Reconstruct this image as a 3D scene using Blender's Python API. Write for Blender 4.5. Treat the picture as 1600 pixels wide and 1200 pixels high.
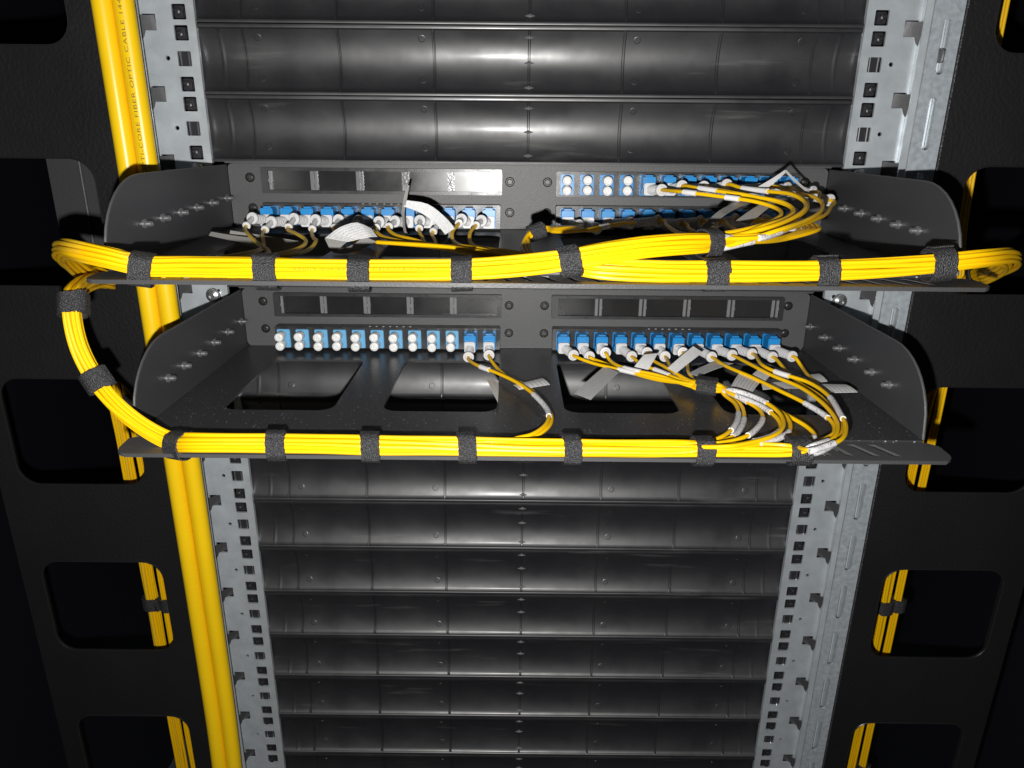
import bpy, bmesh, math, random
from mathutils import Vector, Matrix, noise
from mathutils.geometry import tessellate_polygon
random.seed(7)
MM = 0.001
C = bpy.context.scene.collection
for o in list(bpy.data.objects): bpy.data.objects.remove(o)

# ------------------------------------------------------------------ camera, world, light
FPX = 1137.336
CAM = Vector((-9.235, -534.51, -1.578))          # millimetres
PIT, YAW, ROLL = -0.331, 0.001, -0.009
def rotm(a, b, c):
    Rx = Matrix.Rotation(a, 3, 'X'); Rz = Matrix.Rotation(b, 3, 'Z'); Ry = Matrix.Rotation(c, 3, 'Y')
    return Rz @ Rx @ Ry
RC = rotm(PIT, YAW, ROLL)
cd = bpy.data.cameras.new('camera'); cam = bpy.data.objects.new('camera', cd); C.objects.link(cam)
cd.sensor_width = 36; cd.lens = 36 * FPX / 1600; cd.clip_start = 0.01; cd.clip_end = 20
right, fwd, up = RC.col[0], RC.col[1], RC.col[2]
m = Matrix((right, up, -fwd)).transposed().to_4x4(); m.translation = CAM * MM
cam.matrix_world = m
bpy.context.scene.camera = cam

w = bpy.data.worlds.new('World'); bpy.context.scene.world = w; w.use_nodes = True
w.node_tree.nodes['Background'].inputs[0].default_value = (0.8, 0.9, 1.0, 1)
w.node_tree.nodes['Background'].inputs[1].default_value = 0.014
def lamp(name, loc, watts, radius, col):
    ld = bpy.data.lights.new(name, 'POINT'); ld.energy = watts; ld.shadow_soft_size = radius; ld.color = col
    lo = bpy.data.objects.new(name, ld); C.objects.link(lo); lo.location = Vector(loc) * MM
    return lo
lamp('phone_flash', (-24, -534, -36), 13.0, 0.0035, (1.0, 0.985, 0.955))
vs = bpy.context.scene.view_settings
vs.view_transform = 'Standard'; vs.look = 'None'; vs.exposure = 0; vs.gamma = 1
bpy.context.scene.cycles.max_bounces = 6

# ------------------------------------------------------------------ helpers
def at(u, v, y):                                   # world point (mm) seen at photo pixel u,v lying in depth plane y
    d = RC @ Vector(((u - 800) / FPX, 1, -(v - 600) / FPX)); t = (y - CAM.y) / d.y
    return CAM + d * t
def atz(u, v, z):
    d = RC @ Vector(((u - 800) / FPX, 1, -(v - 600) / FPX)); t = (z - CAM.z) / d.z
    return CAM + d * t
def px(P):
    d = RC.transposed() @ (Vector(P) - CAM)
    return (800 + FPX * d.x / d.y, 600 - FPX * d.z / d.y)

class MB:
    def __init__(s): s.v = []; s.f = []; s.uv = []; s.hasuv = False; s.weld = False
    def add(s, vs, fs, uvs=None):
        b = len(s.v); s.v += [Vector(p) for p in vs]
        for i, f in enumerate(fs):
            s.f.append([b + k for k in f]); s.uv.append(uvs[i] if uvs else None)
            if uvs: s.hasuv = True
        return s
    def box(s, x0, x1, y0, y1, z0, z1, bev=0.0):
        if bev > 0:
            bm = bmesh.new(); bmesh.ops.create_cube(bm, size=1)
            for q in bm.verts:
                q.co = Vector(((x0 + x1) / 2 + q.co.x * (x1 - x0), (y0 + y1) / 2 + q.co.y * (y1 - y0), (z0 + z1) / 2 + q.co.z * (z1 - z0)))
            bmesh.ops.bevel(bm, geom=list(bm.edges), offset=bev, segments=2, affect='EDGES')
            bm.verts.index_update()
            s.add([q.co for q in bm.verts], [[q.index for q in f.verts] for f in bm.faces]); bm.free(); return s
        P = [(x, y, z) for x in (x0, x1) for y in (y0, y1) for z in (z0, z1)]
        return s.add(P, [(0, 1, 3, 2), (4, 6, 7, 5), (0, 4, 5, 1), (2, 3, 7, 6), (0, 2, 6, 4), (1, 5, 7, 3)])
    def plate(s, outline, holes, t, fn):
        """sheet with holes; fn(a, b, d) -> 3D, d from 0 to t"""
        loops = [outline] + holes
        flat = [p for l in loops for p in l]; n = len(flat)
        tris = tessellate_polygon([[Vector((a, b, 0)) for a, b in l] for l in loops])
        V3 = [fn(a, b, 0) for a, b in flat] + [fn(a, b, t) for a, b in flat]
        F = [list(q) for q in tris] + [[k + n for k in reversed(q)] for q in tris]
        o = 0
        for l in loops:
            k = len(l)
            for i in range(k): j = (i + 1) % k; F.append([o + i, o + j, o + j + n, o + i + n])
            o += k
        return s.add(V3, F)
    def strip_plate(s, x0, x1, cuts_z, holes, t, fn):
        """tall sheet tessellated section by section; holes listed with the section they fall in"""
        sec = []
        for z0, z1 in zip(cuts_z, cuts_z[1:]):
            hs = [h for h in holes if z0 < sum(p[1] for p in h) / len(h) < z1]
            loops = [[(x0, z0), (x1, z0), (x1, z1), (x0, z1)]] + hs
            flat = [p for l in loops for p in l]; n = len(flat)
            tris = tessellate_polygon([[Vector((a, b, 0)) for a, b in l] for l in loops])
            V3 = [fn(a, b, 0) for a, b in flat] + [fn(a, b, t) for a, b in flat]
            F = [list(q) for q in tris] + [[k + n for k in reversed(q)] for q in tris]
            F += [[1, 2, 2 + n, 1 + n], [3, 0, n, 3 + n]]; o = 4
            if z0 == cuts_z[0]: F.append([0, 1, 1 + n, n])
            if z1 == cuts_z[-1]: F.append([2, 3, 3 + n, 2 + n])
            for l in hs:
                k = len(l)
                for i in range(k): j = (i + 1) % k; F.append([o + i, o + j, o + j + n, o + i + n])
                o += k
            s.add(V3, F)
        s.weld = True
        return s
    def tube(s, path, r, n=8, cap=True):
        P = [Vector(p) for p in path]; rr = r if hasattr(r, '__len__') else [r] * len(P)
        V, F = [], []; nrm = None
        for i, p in enumerate(P):
            t = (P[min(i + 1, len(P) - 1)] - P[max(i - 1, 0)])
            if t.length < 1e-9: t = Vector((0, 0, 1))
            t.normalize()
            if nrm is None:
                nrm = t.orthogonal().normalized()
            else:
                nrm = nrm - t * nrm.dot(t); nrm = nrm.normalized() if nrm.length > 1e-6 else t.orthogonal().normalized()
            b = t.cross(nrm)
            for k in range(n):
                a = 2 * math.pi * k / n; V.append(p + (nrm * math.cos(a) + b * math.sin(a)) * rr[i])
        for i in range(len(P) - 1):
            for k in range(n):
                j = (k + 1) % n; F.append([i * n + k, i * n + j, (i + 1) * n + j, (i + 1) * n + k])
        if cap: F.append(list(range(n))[::-1]); F.append([(len(P) - 1) * n + k for k in range(n)])
        return s.add(V, F)
    def lathe(s, prof, base, axis, n=20):
        """prof = [(radius, distance)], turned about axis from base"""
        ax = Vector(axis).normalized(); a = ax.orthogonal().normalized(); b = ax.cross(a); base = Vector(base)
        V, F = [], []
        for r, d in prof:
            for k in range(n):
                t = 2 * math.pi * k / n; V.append(base + ax * d + (a * math.cos(t) + b * math.sin(t)) * max(r, 1e-3))
        for i in range(len(prof) - 1):
            for k in range(n):
                j = (k + 1) % n; F.append([i * n + k, i * n + j, (i + 1) * n + j, (i + 1) * n + k])
        F.append(list(range(n))[::-1]); F.append([(len(prof) - 1) * n + k for k in range(n)])
        return s.add(V, F)
    def build(s, name, mat, parent=None, origin=None, ang=40):
        me = bpy.data.meshes.new(name); og = Vector(origin) if origin is not None else Vector((0, 0, 0))
        me.from_pydata([tuple((q - og) * MM) for q in s.v], [], s.f)
        if s.hasuv:
            ul = me.uv_layers.new(name='UVMap')
            for p, uv in zip(me.polygons, s.uv):
                for k, li in enumerate(p.loop_indices): ul.data[li].uv = uv[k] if uv else (0, 0)
        bm = bmesh.new(); bm.from_mesh(me)
        if s.weld: bmesh.ops.remove_doubles(bm, verts=bm.verts, dist=1e-6)
        bmesh.ops.recalc_face_normals(bm, faces=bm.faces); bm.to_mesh(me); bm.free()
        me.polygons.foreach_set('use_smooth', [True] * len(me.polygons)); me.set_sharp_from_angle(angle=math.radians(ang))
        me.materials.append(mat)
        o = bpy.data.objects.new(name, me); C.objects.link(o)
        if parent is not None:
            o.parent = parent
            o.location = og * MM - WORLD[parent.name]
            WORLD[o.name] = og * MM
        else:
            o.location = og * MM; WORLD[o.name] = og * MM
        return o
WORLD = {}
def tag(o, label=None, cat=None, group=None, kind=None):
    if label: o['label'] = label
    if cat: o['category'] = cat
    if group: o['group'] = group
    if kind: o['kind'] = kind
    return o
def thing(name, label, cat, origin=(0, 0, 0), group=None):
    o = bpy.data.objects.new(name, None); C.objects.link(o); o.empty_display_size = .01
    o.location = Vector(origin) * MM; WORLD[o.name] = Vector(origin) * MM
    return tag(o, label, cat, group)
def rrect(x0, x1, y0, y1, r, n=5):
    P = []
    for cx, cy, a0 in ((x1 - r, y1 - r, 0), (x0 + r, y1 - r, 90), (x0 + r, y0 + r, 180), (x1 - r, y0 + r, 270)):
        for k in range(n + 1):
            a = math.radians(a0 + 90 * k / n); P.append((cx + r * math.cos(a), cy + r * math.sin(a)))
    return P
def circ(cx, cy, r, n=12): return [(cx + r * math.cos(2 * math.pi * k / n), cy + r * math.sin(2 * math.pi * k / n)) for k in range(n)]
def spline(P, step=3.0):
    """centripetal catmull-rom through P, evenly sampled"""
    P = [Vector(p) for p in P]
    Q = [P[0] * 2 - P[1]] + P + [P[-1] * 2 - P[-2]]; out = []
    for i in range(1, len(Q) - 2):
        p0, p1, p2, p3 = Q[i - 1:i + 3]
        t0 = 0; t1 = t0 + max((p1 - p0).length, 1e-3) ** .5; t2 = t1 + max((p2 - p1).length, 1e-3) ** .5; t3 = t2 + max((p3 - p2).length, 1e-3) ** .5
        n = max(1, int((p2 - p1).length / step + .5))
        for k in range(n):
            t = t1 + (t2 - t1) * k / n
            A1 = p0 * ((t1 - t) / (t1 - t0)) + p1 * ((t - t0) / (t1 - t0)); A2 = p1 * ((t2 - t) / (t2 - t1)) + p2 * ((t - t1) / (t2 - t1)); A3 = p2 * ((t3 - t) / (t3 - t2)) + p3 * ((t - t2) / (t3 - t2))
            B1 = A1 * ((t2 - t) / (t2 - t0)) + A2 * ((t - t0) / (t2 - t0)); B2 = A2 * ((t3 - t) / (t3 - t1)) + A3 * ((t - t1) / (t3 - t1))
            out.append(B1 * ((t2 - t) / (t2 - t1)) + B2 * ((t - t1) / (t2 - t1)))
    out.append(P[-1]); return out
ORD = ['zeroth', 'first', 'second', 'third', 'fourth', 'fifth', 'sixth', 'seventh', 'eighth', 'ninth', 'tenth', 'eleventh', 'twelfth', 'thirteenth', 'fourteenth', 'fifteenth', 'sixteenth', 'seventeenth']

# ------------------------------------------------------------------ materials
def mat(name, col, rough=.5, metal=0.0, spec=.5, bump=None, var=None, rvar=None, coat=0, sss=0, alpha=None, sparkle=None, scratch=None):
    """bump=(scale, strength, dist)  var=(scale, amount)  rvar=(scale, amount)"""
    M_ = bpy.data.materials.new(name); M_.use_nodes = True; nt = M_.node_tree; N = nt.nodes; L = nt.links
    b = N['Principled BSDF']; b.inputs['Base Color'].default_value = (*col, 1); b.inputs['Roughness'].default_value = rough
    b.inputs['Metallic'].default_value = metal; b.inputs['Specular IOR Level'].default_value = spec; b.inputs['Coat Weight'].default_value = coat; b.inputs['Coat Roughness'].default_value = .2
    tc = N.new('ShaderNodeTexCoord')
    def nz(scale, det=3, rg=.55):
        n = N.new('ShaderNodeTexNoise'); n.inputs['Scale'].default_value = scale; n.inputs['Detail'].default_value = det; n.inputs['Roughness'].default_value = rg
        L.new(tc.outputs['Object'], n.inputs['Vector']); return n
    if var:
        n = nz(var[0], 4); r = N.new('ShaderNodeMapRange'); r.inputs[1].default_value = .3; r.inputs[2].default_value = .7
        r.inputs[3].default_value = 1 - var[1]; r.inputs[4].default_value = 1 + var[1]; L.new(n.outputs[0], r.inputs[0])
        mx = N.new('ShaderNodeMix'); mx.data_type = 'RGBA'; mx.blend_type = 'MULTIPLY'; mx.inputs['Factor'].default_value = 1
        mx.inputs['A'].default_value = (*col, 1); L.new(r.outputs[0], mx.inputs['B']); L.new(mx.outputs['Result'], b.inputs['Base Color'])
    if sparkle:
        n = nz(sparkle[0], 0); r = N.new('ShaderNodeMapRange'); r.inputs[1].default_value = sparkle[1]; r.inputs[2].default_value = sparkle[1] + .03; L.new(n.outputs[0], r.inputs[0])
        mx = N.new('ShaderNodeMix'); mx.data_type = 'RGBA'; L.new(r.outputs[0], mx.inputs['Factor']); mx.inputs['A'].default_value = (*col, 1); mx.inputs['B'].default_value = (*sparkle[2], 1)
        L.new(mx.outputs['Result'], b.inputs['Base Color'])
    if scratch:                                        # handling scuffs and dusty streaks
        mp = N.new('ShaderNodeMapping'); mp.inputs['Rotation'].default_value = (0, .5, 0); mp.inputs['Scale'].default_value = (9, 9, 95); L.new(tc.outputs['Object'], mp.inputs[0])
        oi = N.new('ShaderNodeObjectInfo'); va = N.new('ShaderNodeVectorMath'); va.operation = 'ADD'; L.new(mp.outputs[0], va.inputs[0])
        vm = N.new('ShaderNodeVectorMath'); vm.operation = 'SCALE'; L.new(oi.outputs['Location'], vm.inputs[0]); vm.inputs['Scale'].default_value = 71.3; L.new(vm.outputs[0], va.inputs[1])
        n = N.new('ShaderNodeTexNoise'); n.inputs['Scale'].default_value = 1.0; n.inputs['Detail'].default_value = 6; n.inputs['Roughness'].default_value = .6; L.new(va.outputs[0], n.inputs['Vector'])
        r = N.new('ShaderNodeMapRange'); r.inputs[1].default_value = .60; r.inputs[2].default_value = .74; L.new(n.outputs[0], r.inputs[0])
        mx = N.new('ShaderNodeMix'); mx.data_type = 'RGBA'; L.new(r.outputs[0], mx.inputs['Factor']); mx.inputs['A'].default_value = (*col, 1); k_ = scratch[0]; mx.inputs['B'].default_value = (k_, k_, k_, 1)
        L.new(mx.outputs['Result'], b.inputs['Base Color'])
    if rvar:
        n = nz(rvar[0], 5); r = N.new('ShaderNodeMapRange'); r.inputs[1].default_value = .3; r.inputs[2].default_value = .7
        r.inputs[3].default_value = rough - rvar[1]; r.inputs[4].default_value = rough + rvar[1]; L.new(n.outputs[0], r.inputs[0]); L.new(r.outputs[0], b.inputs['Roughness'])
    if bump:
        n = nz(bump[0], 2); bp = N.new('ShaderNodeBump'); bp.inputs['Strength'].default_value = bump[1]; bp.inputs['Distance'].default_value = bump[2]
        L.new(n.outputs[0], bp.inputs['Height']); L.new(bp.outputs[0], b.inputs['Normal'])
    return M_
def label_mat(name, col, ink, freq):
    M_ = mat(name, col, .45, spec=.5); nt = M_.node_tree; N = nt.nodes; L = nt.links; b = N['Principled BSDF']
    uv = N.new('ShaderNodeUVMap'); sp = N.new('ShaderNodeSeparateXYZ'); L.new(uv.outputs[0], sp.inputs[0])
    a = N.new('ShaderNodeMath'); a.operation = 'MULTIPLY'; a.inputs[1].default_value = freq; L.new(sp.outputs[1], a.inputs[0])
    fr = N.new('ShaderNodeMath'); fr.operation = 'FRACT'; L.new(a.outputs[0], fr.inputs[0])
    g1 = N.new('ShaderNodeMath'); g1.operation = 'COMPARE'; g1.inputs[1].default_value = .5; g1.inputs[2].default_value = .26; L.new(fr.outputs[0], g1.inputs[0])
    fl = N.new('ShaderNodeMath'); fl.operation = 'FLOOR'; L.new(a.outputs[0], fl.inputs[0])
    cb = N.new('ShaderNodeCombineXYZ'); m2 = N.new('ShaderNodeMath'); m2.operation = 'MULTIPLY'; m2.inputs[1].default_value = 34; L.new(sp.outputs[0], m2.inputs[0])
    L.new(m2.outputs[0], cb.inputs[0]); L.new(fl.outputs[0], cb.inputs[1]); m3 = N.new('ShaderNodeMath'); m3.operation = 'MULTIPLY'; m3.inputs[1].default_value = 2.2; L.new(fr.outputs[0], m3.inputs[0]); L.new(m3.outputs[0], cb.inputs[2])
    n = N.new('ShaderNodeTexNoise'); n.inputs['Scale'].default_value = 1.6; n.inputs['Detail'].default_value = 1; L.new(cb.outputs[0], n.inputs['Vector'])
    g2 = N.new('ShaderNodeMath'); g2.operation = 'GREATER_THAN'; g2.inputs[1].default_value = .49; L.new(n.outputs[0], g2.inputs[0])
    g = N.new('ShaderNodeMath'); g.operation = 'MULTIPLY'; L.new(g1.outputs[0], g.inputs[0]); L.new(g2.outputs[0], g.inputs[1])
    mx = N.new('ShaderNodeMix'); mx.data_type = 'RGBA'; L.new(g.outputs[0], mx.inputs['Factor']); mx.inputs['A'].default_value = (*col, 1); mx.inputs['B'].default_value = (*ink, 1)
    L.new(mx.outputs['Result'], b.inputs['Base Color']); return M_
def velcro_mat():
    M_ = mat('woven_strap', (.03, .03, .032), .6, spec=.6); nt = M_.node_tree; N = nt.nodes; L = nt.links; b = N['Principled BSDF']
    tc = N.new('ShaderNodeTexCoord')
    v = N.new('ShaderNodeTexVoronoi'); v.inputs['Scale'].default_value = 1700; L.new(tc.outputs['Object'], v.inputs['Vector'])
    w1 = N.new('ShaderNodeTexNoise'); w1.inputs['Scale'].default_value = 1700; w1.inputs['Detail'].default_value = 2; L.new(tc.outputs['Object'], w1.inputs['Vector'])
    r = N.new('ShaderNodeMapRange'); r.inputs[1].default_value = .5; r.inputs[2].default_value = .72; L.new(w1.outputs[0], r.inputs[0])
    mx = N.new('ShaderNodeMix'); mx.data_type = 'RGBA'; L.new(r.outputs[0], mx.inputs['Factor']); mx.inputs['A'].default_value = (.014, .014, .016, 1); mx.inputs['B'].default_value = (.085, .082, .09, 1)
    L.new(mx.outputs['Result'], b.inputs['Base Color'])
    bp = N.new('ShaderNodeBump'); bp.inputs['Strength'].default_value = .9; bp.inputs['Distance'].default_value = .0005; L.new(v.outputs['Distance'], bp.inputs['Height']); L.new(bp.outputs[0], b.inputs['Normal'])
    return M_
M = dict(
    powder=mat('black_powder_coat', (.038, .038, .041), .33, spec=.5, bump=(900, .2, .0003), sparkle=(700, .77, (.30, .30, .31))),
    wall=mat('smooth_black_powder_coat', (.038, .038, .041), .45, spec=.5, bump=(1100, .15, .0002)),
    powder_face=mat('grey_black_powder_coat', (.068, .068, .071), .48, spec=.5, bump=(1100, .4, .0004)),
    manager=mat('black_textured_steel', (.009, .009, .010), .50, spec=.4, bump=(420, .45, .0008), rvar=(9, .08)),
    blank=mat('black_moulded_plastic', (.016, .016, .019), .45, spec=.95, bump=(38, .07, .003), rvar=(26, .10), coat=.18, scratch=(.075, 1.0)),
    blank_lip=mat('polished_black_plastic', (.03, .03, .032), .3, spec=.6),
    zinc=mat('galvanised_steel', (.56, .60, .63), .40, metal=.45, bump=(500, .06, .0003), var=(70, .12), rvar=(45, .08)),
    zinc2=mat('mottled_galvanised_steel', (.42, .46, .50), .5, metal=.35, bump=(900, .12, .0003), var=(260, .2)),
    steel=mat('bright_steel', (.55, .55, .56), .25, metal=.9),
    clip=mat('dark_grey_clip_plastic', (.022, .022, .025), .4),
    violet=mat('violet_black_plastic', (.02, .012, .07), .4),
    cable=mat('yellow_cable_jacket', (.86, .505, .002), .40, spec=.35, bump=(60, .05, .0005)),
    trunk=mat('yellow_trunk_jacket', (.90, .575, .006), .33, spec=.45, bump=(25, .10, .001), var=(18, .04)),
    cabletint=mat('olive_yellow_thin_jacket', (.72, .47, .03), .4),
    ink=mat('printed_ink', (.20, .13, .02), .6),
    blue=mat('blue_adapter_plastic', (.014, .23, .56), .32, spec=.5),
    bluelight=mat('pale_blue_adapter_plastic', (.14, .38, .62), .35),
    white=mat('white_boot_plastic', (.62, .62, .63), .38, spec=.5),
    cap=mat('translucent_white_cap', (.74, .74, .73), .3, spec=.5),
    grey=mat('grey_connector_plastic', (.60, .60, .61), .4),
    screw=mat('black_screw', (.02, .02, .02), .42, metal=.4, spec=.8),
    nut=mat('dull_steel_stud', (.36, .36, .37), .3, metal=.8),
    hous=mat('black_cassette_plastic', (.028, .028, .03), .32, spec=.5, bump=(900, .15, .0002), rvar=(90, .08)),
    clear=mat('smoked_clear_cover', (.014, .014, .015), .24, spec=.6, rvar=(30, .06)),
    divider=mat('clear_plastic_divider', (.17, .17, .18), .22, bump=(700, .4, .0004)),
    strap=velcro_mat(),
    tab=mat('dull_dark_spring_steel', (.13, .13, .135), .38, metal=.6, bump=(160, .15, .001)),
    rim=mat('rolled_black_edge', (.014, .014, .015), .3, spec=.8),
    wing=mat('highlight_grey_plastic', (.16, .16, .165), .35),  # paler than the black panel: the glint on the wings put into the colour
    paper=label_mat('printed_label', (.84, .84, .84), (.54, .54, .55), 7.0),
    film=label_mat('clear_film_label', (.26, .255, .24), (.21, .205, .20), 5.0),
    sleeve=mat('white_wrap_marker', (.66, .65, .66), .45, sparkle=(1100, .63, (.3, .3, .32))),
    sleeve_plain=mat('plain_white_wrap', (.72, .71, .71), .45),
    navy=mat('dark_side_panel', (.006, .006, .010), .5),
    post=mat('grey_inner_post', (.045, .045, .048), .5, bump=(500, .4, .0006)),
)

# ------------------------------------------------------------------ structure of the rack
U = 44.45
# cabinet sides and back far behind (dark)
b = MB().box(-520, -517, -60, 900, -900, 500); tag(b.build('cabinet_side_panel', M['navy'], origin=(-518, 0, -900)), 'dark cabinet side panel at the far left edge, lost in shadow', 'panel')
b = MB().box(517, 520, -60, 900, -900, 500); tag(b.build('cabinet_side_panel', M['navy'], origin=(518, 0, -900)), 'dark cabinet side panel at the far right edge, lost in shadow', 'panel')
b = MB().box(-516, 516, 897, 900, -900, 500); tag(b.build('cabinet_rear_panel', M['navy'], origin=(0, 900, -900)), 'black rear panel behind everything, seen only through the window cutouts', 'panel')

def cable_manager(s, side):
    t = thing('cable_manager_panel', 'black textured steel side panel with rounded window cutouts %s' % side, 'cable manager', (s * 320, -46, -800), 'side cable manager panels')
    holes = []
    for k in range(-2, 5):
        zt = -18.7 - 149.8 * k
        holes.append(rrect(281, 376, zt - 83.6, zt, 15, 6))
    MB().plate(rrect(262, 392, -800, 420, 3), holes, 2.0, lambda a, b_, d: Vector((s * a, -46 + d, b_))).build('face_plate', M['manager'], t, (s * 320, -46, -800))
    for h in holes:
        P = [Vector((s * a, -46.1, b_)) for a, b_ in h]; P.append(P[0].copy())
        MB().tube(P, .55, 6, cap=False).build('cutout_edge', M['rim'], t, P[0])
    MB().box(*sorted((s * 390, s * 392)), -43.9, -24, -800, 420).build('outer_return', M['manager'], t, (s * 391, 0, -800))
    # beaded inner edge of the panel
    P = [Vector((s * 262, -46.4, z)) for z in range(-800, 421, 40)]
    MB().tube(P, .7, 6).build('inner_edge', mat('worn_edge_black' , (.05, .05, .055), .35, metal=.3, bump=(900, 1, .001)), t, (s * 262, -46, -800))
    if s < 0:
        g = MB(); g.box(-352, -292, 20, 24, -118, 12, .8); g.build('inner_post', M['post'], t, (-320, 20, -118))
        MB().tube([Vector((-327, 19, -118)), Vector((-327, 19, 12))], 1.1, 8).build('post_bead', M['post'], t, (-318, 19, -118))
    return t
cable_manager(-1, 'left of the rack rail'); cable_manager(1, 'right of the rack rail')

def rail(s, side):
    t = thing('equipment_rail', 'galvanised steel rack rail with square holes %s' % side, 'rack rail', (s * 240, 0, -700), 'vertical rack rails')
    for part, (z0, z1, k0, k1) in enumerate([(-700, 200, -4, 15)]):
        holes = []
        for k in range(k0, k1):
            zc = -U * k
            for dz in (-15.875, 0, 15.875):
                holes.append(rrect(232.5 - 4.6, 232.5 + 4.6, zc + dz - 4.7, zc + dz + 4.7, .7, 2))
            holes.append(circ(243.6, zc + .3, 1.5, 10))
            holes.append([(248.5, zc + 22.2 - 5), (257.5, zc + 22.2 - 5), (257.5, zc + 22.2 + 5), (248.5, zc + 22.2 + 5)])
        MB().strip_plate(222.3, 260.5, [8 - U * k for k in range(15, -4, -1)], holes, 1.8, lambda a, b_, d: Vector((s * a, d, b_))).build('front_flange', M['zinc'], t, (s * 240, 0, -700))
    # side return running towards the door, with its own punched openings
    wh = []
    for k in range(-3, 15):
        zc = -U * k
        wh.append(rrect(-17, -8, zc + 4, zc + 11, 1.5, 2)); wh.append(rrect(-17, -8, zc - 12, zc - 5, .8, 2)); wh.append([(-30, zc + 17), (-5, zc + 17), (-5, zc + 27), (-30, zc + 27)])
    MB().strip_plate(-44, -.2, [-1 - U * k for k in range(15, -4, -1)], wh, 1.4, lambda a, b_, d: Vector((s * (258.9 + d), a, b_))).build('side_flange', M['zinc'], t, (s * 259, -20, -700))
    MB().box(*sorted((s * 222.3, s * 224)), 1.9, 3.4, -700, 200).build('inner_return', M['zinc'], t, (s * 223, 8, -700))
    # bent retaining tabs in the outer openings
    for k in range(-3, 14):
        zc = 22.2 - U * k
        MB().box(*sorted((s * 247.5, s * 257)), 6, 9, zc - 6.5, zc + 6.5, .5).build('notch_insert', M['violet'], t, (s * 252, 7, zc))
        g = MB()
        P = []
        for i in range(7):
            f = i / 6
            P.append((Vector((s * (250 + 11 * f), 2 - 9 * f, zc + 4.6 - 1.5 * f)), Vector((s * (250 + 11 * f), 4 - 6 * f, zc - 4.6 - 9 * f * f))))
        V = [q for pr in P for q in pr]; V += [q + Vector((0, 1.0, 0)) for q in V]
        n = len(P) * 2; F = []
        for i in range(6):
            a = 2 * i; F += [[a, a + 1, a + 3, a + 2], [a + n, a + 2 + n, a + 3 + n, a + 1 + n], [a, a + 2, a + 2 + n, a + n], [a + 1, a + 1 + n, a + 3 + n, a + 3]]
        F += [[0, n, n + 1, 1], [n - 2, n - 1, 2 * n - 1, 2 * n - 2]]
        g.add(V, F); g.build('bent_tab', M['tab'], t, (s * 252, 0, zc))
    return t
rail(-1, 'on the left beside the yellow trunk cables'); rail(1, 'on the right beside the slotted strip')

def slotted_strip(s, side):
    t = thing('slotted_bracket', 'galvanised upright strip with long vertical slots %s' % side, 'bracket', (s * 252, -46, -700), 'slotted strips beside the rails')
    holes = [rrect(249.5, 254.6, 35.2 - U * k, 66.3 - U * k, 2.5, 5) for k in range(-2, 15)]
    MB().strip_plate(242.6, 261, [72.6 - U * k for k in range(15, -3, -1)], holes, 1.5, lambda a, b_, d: Vector((s * a, -46 + d, b_))).build('face_strip', M['zinc2'], t, (s * 252, -46, -700))
    MB().box(*sorted((s * 245, s * 258.5)), -31.5, -30.5, -700, 200).build('backing_strip', M['zinc'], t, (s * 252, -42, -700))
    g = MB()
    for z in (46, -296, -385): g.lathe([(4.2, 0), (4.2, .8), (3.5, 1.6), (1, 1.9)], (s * 250, -42.5, z), (0, -1, 0), 16)
    for i, z in enumerate((46,)): MB().lathe([(4.0, 0), (4.0, .8), (3.4, 1.2), (1, 1.3)], (s * 253, -42.6, z), (0, -1, 0), 16).build('bolt_head', M['nut'], t, (s * 253, -42.5, z))
    return t
slotted_strip(-1, 'on the left, behind the yellow trunk cables'); slotted_strip(1, 'on the right, in front of the rail')

# blanking panels, one per rack unit
SEAMS = [0, -64.3, 64.3, -128.6, 128.6, -192.5, 192.5, -208.5, 208.5]
def surf_y(z):
    a = (19.0 - z) / 38; return 1.5 + 5.7 * max(0, 1 - (2 * a - 1) ** 2)
def blank_mesh():
    prof = [(3.5, 22.1), (.35, 22.1), (.08, 21.95), (0, 21.7), (0, 20.0), (.15, 19.6), (.9, 19.15)]
    k0 = len(prof)
    for i in range(0, 17):
        z = 19.0 - 38.0 * i / 16; prof.append((surf_y(z), z))
    k1 = len(prof)
    prof += [(.9, -19.3), (.25, -19.75), (0, -20.1), (0, -21.6), (.08, -21.85), (.35, -22.0), (5, -22.0)]
    xs = {-228: 0, -221.7: 0, -221.5: 0, 221.5: 0, 221.7: 0, 228: 0}
    for sx in SEAMS:
        if sx == 0: seq = ((-.9, 0), (-.35, .9), (.35, .9), (.9, 0))
        elif abs(sx) > 200: seq = ((-1.6, 0), (-.5, -.22), (.5, -.22), (1.6, 0))
        else: seq = ((-1.3, 0), (-.9, -.55), (-.3, -.55), (0, .6), (.35, .6), (.8, 0))
        for dx, dy in seq: xs[sx + dx] = dy
        xs[sx + seq[0][0] - .3] = 0; xs[sx + seq[-1][0] + .3] = 0
    x0 = sorted(xs); X = []
    for a, b_ in zip(x0, x0[1:]):
        X.append(a); n = int((b_ - a) / 9)
        for k in range(1, n): X.append(a + (b_ - a) * k / n); xs[X[-1]] = 0
    X.append(x0[-1]); V = []; F = []
    np_ = len(prof)
    for x in X:
        for j, (y, z) in enumerate(prof):
            dd = xs[x] if k0 <= j < k1 else 0
            V.append((x, max(y + dd, 2.3) if abs(x) > 221.55 else y + dd, z))
    for i in range(len(X) - 1):
        for j in range(np_ - 1): F.append([i * np_ + j, i * np_ + j + 1, (i + 1) * np_ + j + 1, (i + 1) * np_ + j])
    return MB().add(V, F)
zs_centres = [(66.7 + 22.2, 'topmost in view, cut by the top of the picture'), (U, 'second above the upper shelf'), (0, 'directly above the upper shelf'), (-2 * U, 'between the two shelves, glimpsed through the upper tray')]
for k in range(4, 14): zs_centres.append((-U * k, '%s one below the lower shelf' % ORD[k - 3]))
BP = None
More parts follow.
